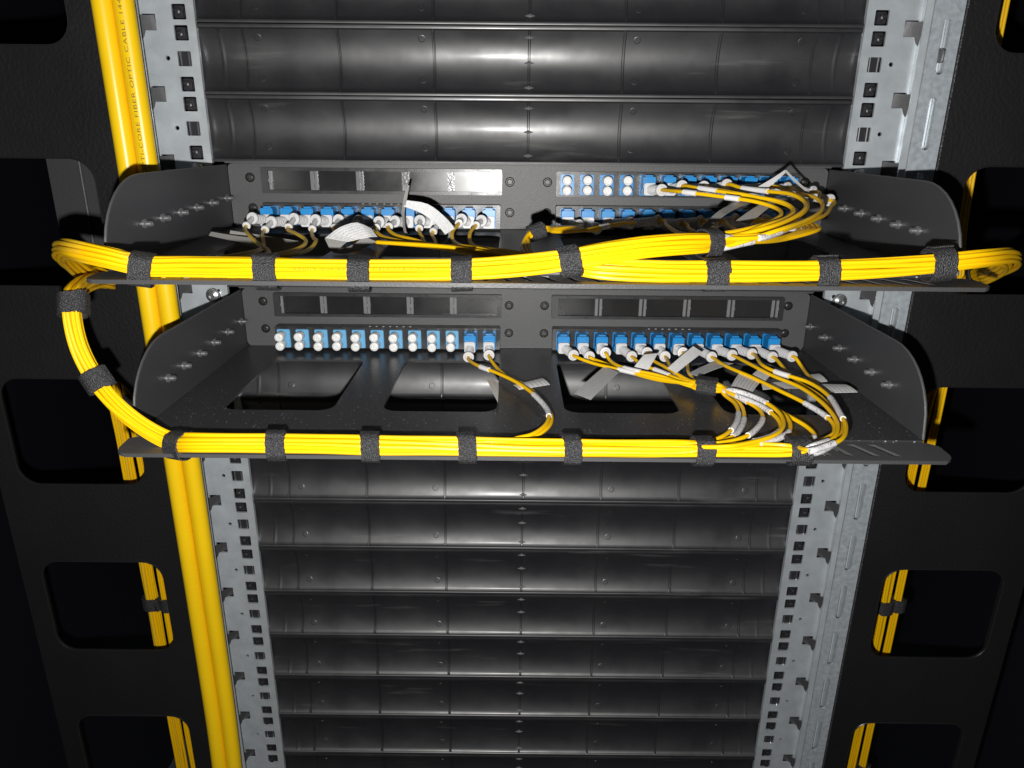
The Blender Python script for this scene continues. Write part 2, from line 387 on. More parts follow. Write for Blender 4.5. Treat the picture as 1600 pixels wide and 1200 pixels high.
for zc, desc in zs_centres:
    if BP is None:
        t = BP = thing('blanking_panel', 'x', 'blanking panel', (0, 0, zc), 'one-unit blanking panels across the rack')
        T0 = zc; shift = Vector((0, 0, zc))
        g = blank_mesh(); g.v = [q + shift for q in g.v]; g.build('moulded_face', M['blank'], t, (0, 0, zc))
        # ejector pin marks
        for x in (-183, -72.5, 72.5, 183):
            for z in (14.2, -11.5):
                g = MB(); y = surf_y(z); nrm = Vector((0, -1, .4 * (-1 if z > 0 else 1))).normalized()
                g.lathe([(2.4, 0), (2.4, .25), (2.0, .35), (1.9, .1), (0.01, .1)], Vector((x, y + .15, zc + z)), nrm, 18); g.build('ejector_mark', M['blank'], t, (x, y, zc + z))
        # snap wings on the centre line, their highlight painted in as light grey
        for z, wd in ((15.2, 3.6), (-.4, 3.8), (-16.2, 3.6)):
            y = surf_y(z); g = MB()
            V = [(-wd, y, zc + z), (0, y - .3, zc + z + 1.4), (wd, y, zc + z), (0, y - .3, zc + z - 1.1), (-wd, y + 1, zc + z), (0, y + 1, zc + z + 1.4), (wd, y + 1, zc + z), (0, y + 1, zc + z - 1.1), (0, y - 1.5, zc + z + .2)]
            g.add(V, [(0, 1, 8), (1, 2, 8), (2, 3, 8), (3, 0, 8), (0, 4, 5, 1), (1, 5, 6, 2), (2, 6, 7, 3), (3, 7, 4, 0), (4, 7, 6, 5)])
            g.build('centre_wing', M['wing'], t, (0, y, zc + z), 10)
        # moulded recycling stamp: a row of tiny raised strokes
        g = MB(); rs = random.Random(3); 
        for x0, n in ((-160, 9), (-138, 7)):
            for k in range(n):
                z = -12.4; y = surf_y(z); x = x0 + k * 1.6
                g.tube([Vector((x, y - .05, zc + z - .8 + rs.random() * .4)), Vector((x + rs.uniform(-.5, .7), surf_y(z + 1.6) - .05, zc + z + .8 - rs.random() * .5))], .16, 4)
        g.build('mould_stamp', M['blank_lip'], t, (-150, 5, zc))
        # clips gripping the rail holes
        for s in (-1, 1):
            for z in (-15.875, 15.875):
                g = MB(); g.box(*sorted((s * 229, s * 236)), .6, 3, zc + z - 3.8, zc + z + 3.8, .6)
                g.lathe([(2.3, 0), (2.3, 2.2), (1.4, 2.6), (1.3, 1.2), (.01, 1.2)], (s * 233.4, .8, zc + z - (1 if z > 0 else -1) * .4), (0, -1, 0), 12)
                sg = 1 if z > 0 else -1
                g.add([(s * 229.3, -.6, zc + z + 3.2 * sg), (s * 233, -.9, zc + z + 1.0 * sg), (s * 229.3, -.6, zc + z - 1.5 * sg), (s * 229.3, 1, zc + z + 3.2 * sg), (s * 233, 1, zc + z + 1.0 * sg), (s * 229.3, 1, zc + z - 1.5 * sg)],
                      [(0, 1, 2), (3, 5, 4), (0, 3, 4, 1), (1, 4, 5, 2), (2, 5, 3, 0)])
                g.build('rail_clip', M['clip'], t, (s * 232, 0, zc + z))
            g = MB()
            g.box(*sorted((s * 228.5, s * 236.6)), 2.2, 4, zc - 5.5, zc + 5.5); g.build('locating_pad', M['clip'], t, (s * 232, 1, zc))
            g = MB()
            for dx in (229.8, 235.2): g.tube([Vector((s * dx, 1.6, zc - 5)), Vector((s * dx, 1.6, zc + 5))], .5, 6)
            g.build('spring_wire', M['steel'], t, (s * 232, 1, zc))
        kids = [o for o in bpy.data.objects if o.parent == t]
    else:
        t = BP.copy(); C.objects.link(t); t.location = (random.uniform(-.3, .3) * MM, random.uniform(0, .35) * MM, zc * MM)
        t.rotation_euler = (random.uniform(-.010, .010), random.uniform(-.0009, .0009), 0)
        for ch in kids:
            c = ch.copy(); C.objects.link(c); c.parent = t
    t['label'] = 'black concave plastic blanking panel, ' + desc

# ------------------------------------------------------------------ shelves
def shelf(zb, label):
    """zb = height of the tray surface"""
    zt = zb + U - .4
    t = thing('fiber_shelf', label, 'rack shelf', (0, 0, zb), 'fibre patch shelves')
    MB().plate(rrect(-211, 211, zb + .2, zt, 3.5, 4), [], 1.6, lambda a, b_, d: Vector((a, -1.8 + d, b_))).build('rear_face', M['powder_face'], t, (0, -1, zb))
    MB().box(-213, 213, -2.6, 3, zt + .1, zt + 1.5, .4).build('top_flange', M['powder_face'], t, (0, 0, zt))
    cuts = [rrect(-180, -115, -137, -36, 9, 5), rrect(-86, -18.5, -137, -36, 9, 5), rrect(21.5, 90, -137, -36, 9, 5), rrect(116, 181, -137, -36, 9, 5)]
    MB().plate(rrect(-212, 212, -173.6, -2, 1), cuts, 1.6, lambda a, b_, d: Vector((a, b_, zb - d))).build('tray', M['powder'], t, (0, -90, zb))
    slots = []
    def dslot(x, y0, y1, dx, w):
        return [(x, y0), (x + w, y0), (x + w + dx, y1), (x + dx, y1)]
    for x in list(range(-194, 190, 11)): slots.append(dslot(x, -177.5, -192, 4.5 if x < 165 else 7, 4.0))
    lip = [(-206, -197.5), (211, -197.5), (215.5, -194), (217, -190), (217.5, -179), (213, -174.2), (-208, -174.2), (-213.5, -178), (-212.5, -190), (-210.5, -195)]
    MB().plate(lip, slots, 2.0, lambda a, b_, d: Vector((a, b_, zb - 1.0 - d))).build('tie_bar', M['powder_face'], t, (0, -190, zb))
    for s in (-1, 1):
        H = 42.5
        out = [(-1, 0.2), (-1, H), (-128, H)]
        for k in range(1, 9):
            a = math.radians(90 + 90 * k / 9 * .93); out.append((-128 + 44 * math.cos(a), H - 40 + 40 * math.sin(a)))
        out += [(-172.6, 0.2)]
        MB().plate(out, [], 1.6, lambda a, b_, d: Vector((s * (211.3 + d), a, zb + b_))).build('side_panel', M['wall'], t, (s * 212, -90, zb))
        # rounded bright edge of the sheet
        e = [Vector((s * 212.1, a, zb + b_ + .1)) for a, b_ in out[1:]]
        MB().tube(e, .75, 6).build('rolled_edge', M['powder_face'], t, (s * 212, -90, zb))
        for y in (-131, -109, -85, -61.5, -37, -10):
            z = zb + 20.8 + (y + 10) * .031
            st = MB().lathe([(2.7, 0), (2.7, .9), (2.1, 1.5), (1.7, 1.7), (1.7, 4.2), (1.3, 4.6), (.9, 4.6), (.8, 3.6), (.01, 3.6)], (s * 211.3, y, z), (-s, 0, 0), 16).build('stud', M['nut'], t, (s * 211, y, z))
    for x in (-12.5, 14):
        for z in (zb + 11.8, zb + 33):
            face_screw(x, z, t)
    for x in (-196, 195.5):
        for z in (zb + 13.5, zb + 34.5): face_screw(x, z, t)
    for x in (-233, 233.5):
        z = zb + 38.3
        MB().lathe([(5.6, 0), (5.6, 1.0), (5.2, 1.6), (4.6, 1.7), (4.4, 3.4), (2.2, 4.2), (2.0, 3.0), (.01, 3.0)], (x, -.1, z), (0, -1, 0), 20).build('mounting_screw', M['steel'], t, (x, 0, z), 30)
    return t
def face_screw(x, z, t):
    g = MB().lathe([(3.3, 0), (3.3, .5), (2.9, .9), (2.6, .35), (2.2, .35), (2.2, 1.2), (1.6, 1.5), (1.1, 1.5), (1.0, .6), (.01, .6)], (x, -1.8, z), (0, -1, 0), 20)
    g.build('screw', M['screw'], t, (x, -2, z), 25)
shelf(-66.7, 'upper black steel shelf with open-cut tray, carrying the thicker cable bundle')
shelf(-155.6, 'lower black steel shelf with open-cut tray, its right tie bar end bare')

# ------------------------------------------------------------------ cassettes
def cassette(name_, label, x0, x1, zb, side, double, capped, capped_top=()):
    t = thing('fiber_cassette', label, 'fibre cassette', ((x0 + x1) / 2, 0, zb), 'fibre cassettes in the shelves')
    FY = -12.0
    adapters = []
    def row(z0, z1, fy):
        MB().box(x0 + 1.0, x1 - 1.0, fy, -2, z0, z1, .5).build('adapter_block', M['hous'], t, ((x0 + x1) / 2, fy, z0))
        ra = []
        for i in range(12):
            xc = XS[side] + 13.85 * i; zc = (z0 + z1) / 2 - .2
            g = MB(); w_ = 4.7
            g.box(xc - w_, xc + w_, fy - 2.6, fy + .2, zc - 6.9, zc + 6.9, .4)
            a = g.build('adapter', M['bluelight'] if i in capped else M['blue'], t, (xc, fy, zc)); ra.append((a, xc, zc))
            MB().box(xc - 2.2, xc + 2.2, fy - 1.2, fy + .5, zc + 6.9, zc + 8.0, .2).build('latch', M['clip'], a, (xc, fy, zc + 7))
        return ra
    XS = {-1: -179.0, 1: 27.5}
    rl = row(zb + 1.4, zb + 17.6, FY)
    # ledge text, tiny raised pips
    if not double:
        g = MB()
        for k in range(7): g.box((x0 + x1) / 2 - 14 + k * 5, (x0 + x1) / 2 - 12.6 + k * 5, -9.2, -8, zb + 17.5, zb + 17.8)
        g.build('moulded_pips', M['grey'], t, ((x0 + x1) / 2, -9, zb + 17))
        # label window
        zw0, zw1 = zb + 24, zb + 41.5
        MB().plate(rrect(x0, x1, zw0, zw1, .8, 2), [rrect(x0 + 5, x1 - 3.4, zw0 + 2.2, zw1 - 2.0, .5, 2)], 4, lambda a, b_, d: Vector((a, -6 + d, b_))).build('window_frame', M['hous'], t, ((x0 + x1) / 2, -6, zw0))
        MB().box(x0 + 4.6, x1 - 3, -3.6, -2.2, zw0 + 1.8, zw1 - 1.6).build('label_backing', M['clear'], t, ((x0 + x1) / 2, -3, zw0))
        n = 5; span = (x1 - 3.4 - x0 - 5) / n
        for k in range(n):
            xa = x0 + 5 + span * k; g = MB()
            if side < 0: g.box(xa + .3, xa + 2.2, -5.6, -3.7, zw0 + 2.4, zw1 - 2.2, .2); g.box(xa - 2.8, xa - .2, -4.9, -3.7, zw0 + 2.4, zw1 - 2.2, .2) if k else None
            else: g.box(xa + span - 2.2, xa + span - .3, -5.6, -3.7, zw0 + 2.4, zw1 - 2.2, .2); g.box(xa + span - 5.4, xa + span - 3.2, -4.9, -3.7, zw0 + 2.4, zw1 - 2.2, .2)
            g.lathe([(1.2, 0), (1.2, .4), (.01, .5)], (xa + (0 if side < 0 else span - 1), -5.2, (zw0 + zw1) / 2), (0, -1, 0), 10)
            g.build('label_divider', M['divider'], t, (xa, -4, zw0))
        rt = []
    else:
        rt = row(zb + 23.5, zb + 40.6, -6.0)
    for rset, caps, fy in ((rl, capped, FY), (rt, capped_top, -6)):
        for i, (a, xc, zc) in enumerate(rset):
            if i not in caps: continue
            for dz in (3.35, -3.35):
                jx = .25 * math.sin(i * 5.3 + dz); MB().lathe([(1.7, 0), (1.7, 2.0), (3.1, 2.2), (3.3, 3), (3.3, 9.0), (3.0, 9.6), (2.1, 9.9), (1.9, 9.2), (1.2, 9.1), (1.1, 9.9), (.01, 10.1)], (xc - .6, fy - 2.6, zc + dz), (jx * .12, -1, .02 * math.cos(i * 3.1 + dz)), 20).build('dust_cap', M['cap'], a, (xc, fy - 2.6, zc + dz), 30)
    return rl, rt
ULc, _ = cassette('', 'upper shelf left cassette, smoked label window over a full row of plugged blue adapters', -187, -18, -66.7, -1, False, ())
URl, URt = cassette('', 'upper shelf right cassette with two rows of blue adapters and eight white dust caps', 19, 191, -66.7, 1, True, (), (0, 1, 2, 3))
LLc, _ = cassette('', 'lower shelf left cassette with ten adapters closed by white dust caps', -187, -18, -155.6, -1, False, tuple(range(10)))
LRc, _ = cassette('', 'lower shelf right cassette with twelve plugged blue adapters and label window', 19, 191, -155.6, 1, False, ())

# ------------------------------------------------------------------ trunk cables
def trunk(pts, r, label, text=None):
    P = spline(pts, 8)
    t = thing('trunk_cable', label, 'cable', P[-1], 'yellow trunk cables beside the left rail')
    MB().tube(P, r, 20).build('jacket', M['trunk'], t, P[-1])
    if text:
        cu = bpy.data.curves.new('txt', 'FONT'); cu.body = text; cu.size = 5.0; cu.space_character = 1.12; cu.extrude = 0
        to = bpy.data.objects.new('txt', cu); C.objects.link(to)
        dg = bpy.context.evaluated_depsgraph_get(); me = bpy.data.meshes.new_from_object(to.evaluated_get(dg)); bpy.data.objects.remove(to)
        bm = bmesh.new(); bm.from_mesh(me); bmesh.ops.triangulate(bm, faces=bm.faces); 
        bmesh.ops.subdivide_edges(bm, edges=[e for e in bm.edges if e.calc_length() > 1.2], cuts=1)
        z0 = -28.0; g = MB(); V = []
        def cen(z):
            for a, b_ in zip(P, P[1:]):
                if min(a.z, b_.z) <= z <= max(a.z, b_.z): f = (z - a.z) / (b_.z - a.z); return a.lerp(b_, f)
            return P[0] if z > P[0].z else P[-1]
        for q in bm.verts:
            z = z0 + q.co.x * 1.12; c = cen(z); ang = (q.co.y - 1.0) / r * .62 - .15      # text reads upward, letter tops to the left
            V.append(Vector((c.x - math.sin(ang) * (r + .05), c.y - math.cos(ang) * (r + .05), z)))
        bm.verts.index_update(); g.add(V, [[q.index for q in f.verts] for f in bm.faces]); bm.free()
        g.build('printed_text', M['ink'], t, (V[0].x, V[0].y, z0))
trunk([(-255.2, -54, 300), (-254.8, -54, 120), (-254.6, -54, 0), (-255, -54, -200), (-255, -54, -350), (-255.5, -54, -480), (-259, -54, -600), (-262, -54, -760)], 6.1, 'thick yellow trunk cable running down the left, outer of the pair')
trunk([(-242.4, -53, 300), (-242.6, -53, 120), (-242.3, -53, 0), (-242.4, -53, -200), (-242.6, -53, -350), (-243.4, -53, -480), (-247, -53, -600), (-250, -53, -760)], 6.1, 'thick yellow trunk cable with printed text, inner of the pair next to the rail', 'OPTI-CORE FIBER OPTIC CABLE 144 FIBER 9/125')

# ------------------------------------------------------------------ bundles and patch cords
CR = 1.13                                            # cord radius
def hexslots(n, pitch):
    P = []
    for i in range(-5, 6):
        for j in range(-5, 6):
            P.append((pitch * (i + .5 * (j % 2)), pitch * .88 * j))
    P = [(a - pitch * .22, b_ + pitch * .1) for a, b_ in P]
    P.sort(key=lambda p: p[0] ** 2 + p[1] ** 2); return P[:n]
class Bundle:
    """a centre line with a carried frame; strand i follows it at its own slot of the cross-section"""
    def __init__(s, pts, n, ref=(0, -1, 0), wide=None, seed=1, pitch=2.24, sq=(1.0, 1.0), twist=0.0):
        s.c = spline(pts, 3.0); s.n = n; s.F = []
        nrm = Vector(ref); L = 0; s.len = [0]
        for i, p in enumerate(s.c):
            t = (s.c[min(i + 1, len(s.c) - 1)] - s.c[max(i - 1, 0)]).normalized()
            nrm = (nrm - t * nrm.dot(t)).normalized(); s.F.append((nrm.copy(), t.cross(nrm)))
            if i: L += (p - s.c[i - 1]).length; s.len.append(L)
        s.slots = hexslots(n, pitch); random.Random(seed).shuffle(s.slots); s.seed = seed; s.sq = sq; s.twist = twist
        s.wide = wide or (lambda f: 1.0)
    def strand(s, i):
        a, b_ = s.slots[i]; out = []
        for k, p in enumerate(s.c):
            L = s.len[k]; f = L / s.len[-1]; w_ = s.wide(f)
            th = s.twist * L + .35 * math.sin(L / 55 + s.seed)
            a2 = a * math.cos(th) - b_ * math.sin(th); b2 = a * math.sin(th) + b_ * math.cos(th)
            na = noise.noise(Vector((L / 40, i * 3.7, s.seed))) * .45; nb = noise.noise(Vector((L / 40, i * 3.7 + 50, s.seed))) * .45
            out.append(p + s.F[k][0] * (a2 * s.sq[0] * w_ + na) + s.F[k][1] * (b2 * s.sq[1] * w_ + nb))
        return out
def nearest(path, uv):
    return min(range(len(path)), key=lambda k: (px(path[k])[0] - uv[0]) ** 2 + (px(path[k])[1] - uv[1]) ** 2)
def ribbon(L_, R_, th=.12, n=4):
    """thin printed flag between two edge polylines"""
    A = spline(L_, 1e9 if len(L_) == 2 else 4) if len(L_) > 2 else [Vector(L_[0]).lerp(Vector(L_[1]), k / 8) for k in range(9)]
    B = [Vector(R_[0]).lerp(Vector(R_[1]), k / (len(A) - 1)) for k in range(len(A))] if len(R_) == 2 else None
    if B is None:
        Bs = spline(R_, 4); B = [Bs[round(k * (len(Bs) - 1) / (len(A) - 1))] for k in range(len(A))]
    nrm = (A[-1] - A[0]).cross(B[0] - A[0]).normalized() * th
    m_ = len(A); bow = nrm.normalized() * .5
    V = []; 
    for a, b_, k in zip(A, B, range(m_)):
        c = bow * math.sin(math.pi * k / (m_ - 1)); V += [a + c, b_ + c]
    V += [q + nrm for q in V]; n2 = 2 * m_; F = []; UVs = []
    for k in range(m_ - 1):
        u0, u1 = k / (m_ - 1), (k + 1) / (m_ - 1); a = 2 * k
        F.append([a, a + 1, a + 3, a + 2]); UVs.append([(u0, 0), (u0, 1), (u1, 1), (u1, 0)])
        F.append([a + n2, a + 2 + n2, a + 3 + n2, a + 1 + n2]); UVs.append([(u0, 0), (u1, 0), (u1, 1), (u0, 1)])
        F.append([a, a + 2, a + 2 + n2, a + n2]); UVs.append([(0, 0)] * 4)
        F.append([a + 1, a + 1 + n2, a + 3 + n2, a + 3]); UVs.append([(0, 0)] * 4)
    F += [[0, n2, n2 + 1, 1], [n2 - 2, n2 - 1, 2 * n2 - 1, 2 * n2 - 2]]; UVs += [[(0, 0)] * 4] * 2
    return MB().add(V, F, UVs)
def cord(adapter, end, free, strand, label, sleeves=(), flags=(), plain=(), second=None, tint=False, tail=()):
    """adapter=(x, face y, z) plug point; end=boot end; free=points to the bundle; strand=points inside the bundle"""
    ax, fy, az = adapter; base = Vector((ax, fy - 2.6, az)); end = Vector(end)
    t = thing('patch_cord', label, 'patch cord', base, 'yellow duplex fibre patch cords')
    # plug body in the adapter
    g = MB(); g.box(ax - 4.3, ax + 4.3, base.y - 11.5, base.y + .2, az - 1.6, az + 6.4, .5); g.box(ax - 4.3, ax + 4.3, base.y - 7, base.y + .2, az - 6.3, az - 1.7, .4)
    g.box(ax - 2.6, ax + 2.6, base.y - 9, base.y - .2, az + 6.4, az + 7.4, .2)
    cn = g.build('connector', M['blue'], t, base)
    # grey-white boot: block, ribbed taper, end flange
    s0 = Vector((ax, base.y - 8.3, az - 2.2)); d = (end - s0); Ln = d.length; dn = d.normalized()
    bt = MB(); bt.box(ax - 3.9, ax + 3.9, base.y - 13.5, base.y - 7.1, az - 5.6, az - 1.7, .6); bt.box(ax - 3.9, ax + 3.9, base.y - 14.5, base.y - 11.6, az - 5.6, az + 2.4, .6)
    prof = [(3.8, 2.5), (3.6, 5)]
    x = 5.0
    while x < Ln - 4: prof += [(3.4 - .5 * x / Ln, x + .2), (3.4 - .5 * x / Ln, x + 1.3), (3.0 - .5 * x / Ln, x + 1.4), (3.0 - .5 * x / Ln, x + 1.9)]; x += 2.1
    prof += [(2.6, Ln - 3), (2.5, Ln - 1.3)]
    bt.lathe(prof, s0, dn, 16); bt.build('boot', M['grey'], t, s0)
    MB().lathe([(2.7, Ln - 2.0), (3.9, Ln - 1.3), (4.0, Ln), (3.7, Ln + .5), (2.4, Ln + .6), (1.9, Ln - .2), (.01, Ln - .2)], s0, dn, 20).build('boot_flange', M['white'], t, end)
    pts = [end - dn * .5, end + dn * 3.5]
    if second:                                       # the smaller ferrule of the flexible tail
        e2 = Vector(second); d2 = (e2 - end).normalized(); l2 = (e2 - end).length
        MB().lathe([(1.5, -.5), (1.7, 1), (1.7, l2 - 2.2), (2.5, l2 - 1.6), (2.6, l2), (1.6, l2 + .3), (.01, l2 + .1)], end, d2, 16).build('tail_ferrule', M['white'], t, e2)
        pts = [end, e2 - d2 * .3, e2 + d2 * 2.5]
    F_ = [Vector(p) for p in free]
    st = strand
    join = spline(pts + F_ + ([st[0]] if st else []), 2.2)
    path = join[:-1] + st if st else join
    # relax the joint a little
    if st:
        j = len(join) - 1
        for _ in range(14):
            for k in range(max(2, j - 12), min(len(path) - 1, j + 12)): path[k] = (path[k - 1] + path[k] * 2 + path[k + 1]) / 4
    if tail: path = path + [Vector(p) for p in tail]
    MB().tube(path, CR, 8).build('cable', M['cabletint'] if tint else M['cable'], t, path[0])
    for a, b_ in sleeves:
        i, j = sorted((nearest(join, a), nearest(join, b_)))
        if j - i > 1:
            sl = [p for p in join[i:j + 1]]; MB().tube(sl, 1.65, 10).build('marker_sleeve', M['sleeve'], t, sl[0])
    for a, b_ in plain:
        i, j = sorted((nearest(join, a), nearest(join, b_)))
        if j - i > 1:
            sl = [p for p in join[i:j + 1]]; MB().tube(sl, 1.75, 10).build('wrap_band', M['sleeve_plain'], t, sl[0])
    for fl in flags:
        mt = M[fl[2]] if len(fl) > 2 else M['paper']
        ribbon(fl[0], fl[1]).build('label_flag', mt, t, fl[0][0])
    return t
def zq(z, *uvs): return [atz(u, v, z) for u, v in uvs]
def yq(y, *uvs): return [at(u, v, y) for u, v in uvs]

def tail_pts(s, x, grp): 
    return [(s * x, 4, -150), (s * (x + 1), 12, -240), (s * x, 12, -340), (s * (x + .5), 12, -460), (s * x, 12, -620)]

# ---- lower shelf: 14 cords in one bundle lying on the tie bar, rising at the left into the side manager
LB = Bundle([atz(1262, 703, -151), atz(1247, 704, -151), atz(1200, 702, -151.5), atz(1098, 701, -151.5), atz(893, 699, -151.5), atz(730, 697, -151.5), atz(580, 695.5, -151.5), atz(433, 693, -151.5), atz(300, 692, -151.2),
             at(268, 689, -188), at(228, 668, -186), at(186, 635, -184), at(152, 594, -180), at(126, 545, -178), at(115, 500, -176), at(114, 468, -172), at(126, 447, -150), at(150, 438, -115), at(172, 440, -80), (-300, -40, -92), (-309, -10, -112), (-313.5, 6, -150), (-313.5, 11, -240), (-313, 12, -340), (-313, 12, -460), (-313, 12, -660)], 14,
            ref=(0, -1, 0), seed=3, sq=(1.0, .95), wide=lambda f: 1.0)
def after(b, pt):                                    # drop the start of each strand up to the point nearest pt
    pt = Vector(pt); return min(range(len(b.c)), key=lambda k: (b.c[k] - pt).length)
k1110 = after(LB, atz(1085, 701, -151)); k780 = after(LB, atz(770, 697, -151))
A_y = -14.6
def ad(side, i, zb, top=False):
    x = (-179.0 if side < 0 else 27.5) + 13.85 * i
    return (x, -12.0 if not top else -6.0, zb + 9.3 if not top else zb + 31.85)
zl = -155.6
# cords one to seven of the right cassette pass the small strap, curl and come back
S1 = Vector(atz(1105, 604, -148.5))
ends = [(896, 555), (921, 557), (946, 551), (987, 557), (1011, 551), (1039, 557), (1067, 551), (1112, 558), (1144, 555), (1175, 553), (1207, 558), (1238, 557)]
def off(v, a, b_): return [Vector(p) + Vector((0, a, b_)) for p in v]
small = hexslots(7, 2.1)
pre = [zq(-149, (925, 567), (975, 579), (1030, 591)), zq(-152.5, (940, 566), (985, 582), (1030, 594)), zq(-148, (952, 562), (975, 575), (1030, 587)),
       zq(-149, (1002, 569), (1030, 580), (1060, 592)), zq(-150, (1018, 561), (1040, 574), (1065, 590)), zq(-147, (1046, 570), (1052, 580), (1072, 592)), zq(-150, (1073, 566), (1076, 582), (1085, 595))]
post = [zq(-150.5, (1132, 617), (1148, 630), (1154, 648), (1146, 668), (1132, 680), (1114, 689)), zq(-152, (1136, 618), (1156, 631), (1163, 650), (1158, 668), (1145, 682), (1116, 692)),
        zq(-149, (1140, 614), (1164, 626), (1186, 640), (1192, 653), (1183, 669), (1165, 682), (1118, 694)), zq(-148, (1142, 615), (1175, 628), (1198, 640), (1216, 656), (1219, 672), (1200, 684), (1172, 691), (1122, 698)),
        zq(-146.5, (1144, 610), (1172, 618), (1198, 630), (1219, 647), (1224, 665), (1212, 679), (1180, 690), (1124, 699)), zq(-149.5, (1142, 610), (1178, 619), (1206, 634), (1228, 650), (1235, 666), (1228, 679), (1186, 695), (1128, 702)),
        zq(-151, (1146, 611), (1190, 628), (1232, 650), (1262, 668), (1273, 681), (1262, 689), (1240, 696), (1200, 701))]
ab = after(LB, S1)
slv = [[((1153, 646), (1142, 674))], [((1163, 655), (1146, 682))], [((1140, 614), (1166, 627)), ((1191, 655), (1168, 681))], [((1150, 619), (1204, 644)), ((1216, 674), (1175, 690))],
       [((1130, 605), (1196, 629))], [((1232, 676), (1186, 695))], [((1272, 683), (1256, 691))]]
flg = {0: [(zq(-150, (945, 572), (898, 615)), zq(-146, (967, 582), (923, 625)))], 3: [([at(750 / 3.636 + 800, 554, -78), at(991, 573, -92)], [at(1028, 552, -72), at(1013, 578, -88)])],
       5: [([at(1083, 541, -62), at(1043, 575, -88)], [at(1098, 551, -66), at(1057, 583, -92)])], 6: [(zq(-149, (1119, 564), (1075, 584)), zq(-147, (1146, 568), (1091, 588)))]}
pln = {0: [((967, 582), (990, 586))], 2: [((975, 575), (1001, 582))], 3: [((1022, 576), (1045, 584))], 4: [((1055, 583), (1070, 591))]}
order = list(range(7))
for i in range(7):
    so = Vector((0, small[i][0], small[i][1] + .2))
    fr = pre[i] + [S1 + Vector((-7, 2, 0)) + so, S1 + Vector((6, -3, 0)) + so] + post[i]
    st = LB.strand(i)[after(LB, atz(1070, 701, -151)) if i < 6 else after(LB, atz(1180, 702, -151)):]
    cord(ad(1, i, zl), at(*ends[i], -47), fr, st, 'yellow patch cord from the %s port from the left of the lower right cassette' % ORD[i + 1], slv[i], flg.get(i, ()), pln.get(i, ()))
far = [zq(-147, (1134, 572), (1176, 590), (1215, 609), (1254, 628), (1290, 650), (1303, 665), (1301, 679), (1284, 689), (1262, 697)),
       zq(-145, (1170, 568), (1205, 586), (1250, 605), (1283, 628), (1304, 652), (1309, 670), (1300, 686), (1264, 700)),
       zq(-143, (1192, 571), (1215, 582), (1262, 597), (1293, 617), (1312, 645), (1322, 668), (1314, 687), (1285, 699), (1264, 705)),
       zq(-149, (1226, 577), (1248, 598), (1280, 618), (1300, 640), (1313, 663), (1306, 684), (1266, 702)),
       zq(-150, (1252, 572), (1264, 588), (1290, 612), (1308, 640), (1317, 665), (1309, 688), (1268, 708))]
fslv = [[((1256, 629), (1292, 651))], [((1294, 688), (1262, 701))], [((1296, 620), (1318, 654)), ((1302, 694), (1266, 705))], [], [((1306, 690), (1268, 708))]]
fflg = {0: [(zq(-148, (1157, 580), (1141, 606)), zq(-148, (1188, 597), (1173, 617)))], 1: [(zq(-146, (1190, 575), (1176, 585)), zq(-146, (1207, 585), (1196, 595)))], 2: [(zq(-148, (1278, 600), (1294, 614)), zq(-148, (1322, 601), (1340, 613)))],
        3: [(zq(-151, (1226, 597), (1190, 601)), zq(-151, (1250, 607), (1192, 609)))], 4: [(zq(-150, (1258, 586), (1276, 598)), zq(-150, (1280, 584), (1293, 596)))]}
fpln = {2: [((1212, 580), (1232, 587))]}
for i in range(5):
    st = LB.strand(7 + i)[2:]
    cord(ad(1, 7 + i, zl), at(*ends[7 + i], -49), far[i], st, 'yellow patch cord from the %s port from the left of the lower right cassette' % ORD[i + 8], fslv[i], fflg[i], fpln.get(i, ()))
# two cords of the left cassette
for i, (e, fr, fl, pl, sl) in enumerate([
        ((732, 558), zq(-149, (748, 572), (775, 582), (812, 600), (840, 622), (857, 645), (852, 664), (828, 680), (795, 687)), [(zq(-151, (757, 588), (770, 614)), zq(-153, (779, 598), (778, 629)))], [((752, 573), (764, 578))], [((832, 618), (852, 650))]),
        ((764, 555), zq(-151, (775, 573), (792, 588), (822, 603), (848, 628), (862, 652), (854, 670), (828, 684), (790, 690)), [(zq(-150, (802, 602), (811, 609)), zq(-150, (847, 591), (859, 601)))], [], [((826, 681), (765, 687))])]):
    st = LB.strand(12 + i)[after(LB, atz(745, 697, -151)):]
    cord(ad(-1, 10 + i, zl), at(*e, -45), fr, st, 'yellow patch cord from the %s of the two open ports of the lower left cassette' % ('left' if i == 0 else 'right'), sl, fl, pl)

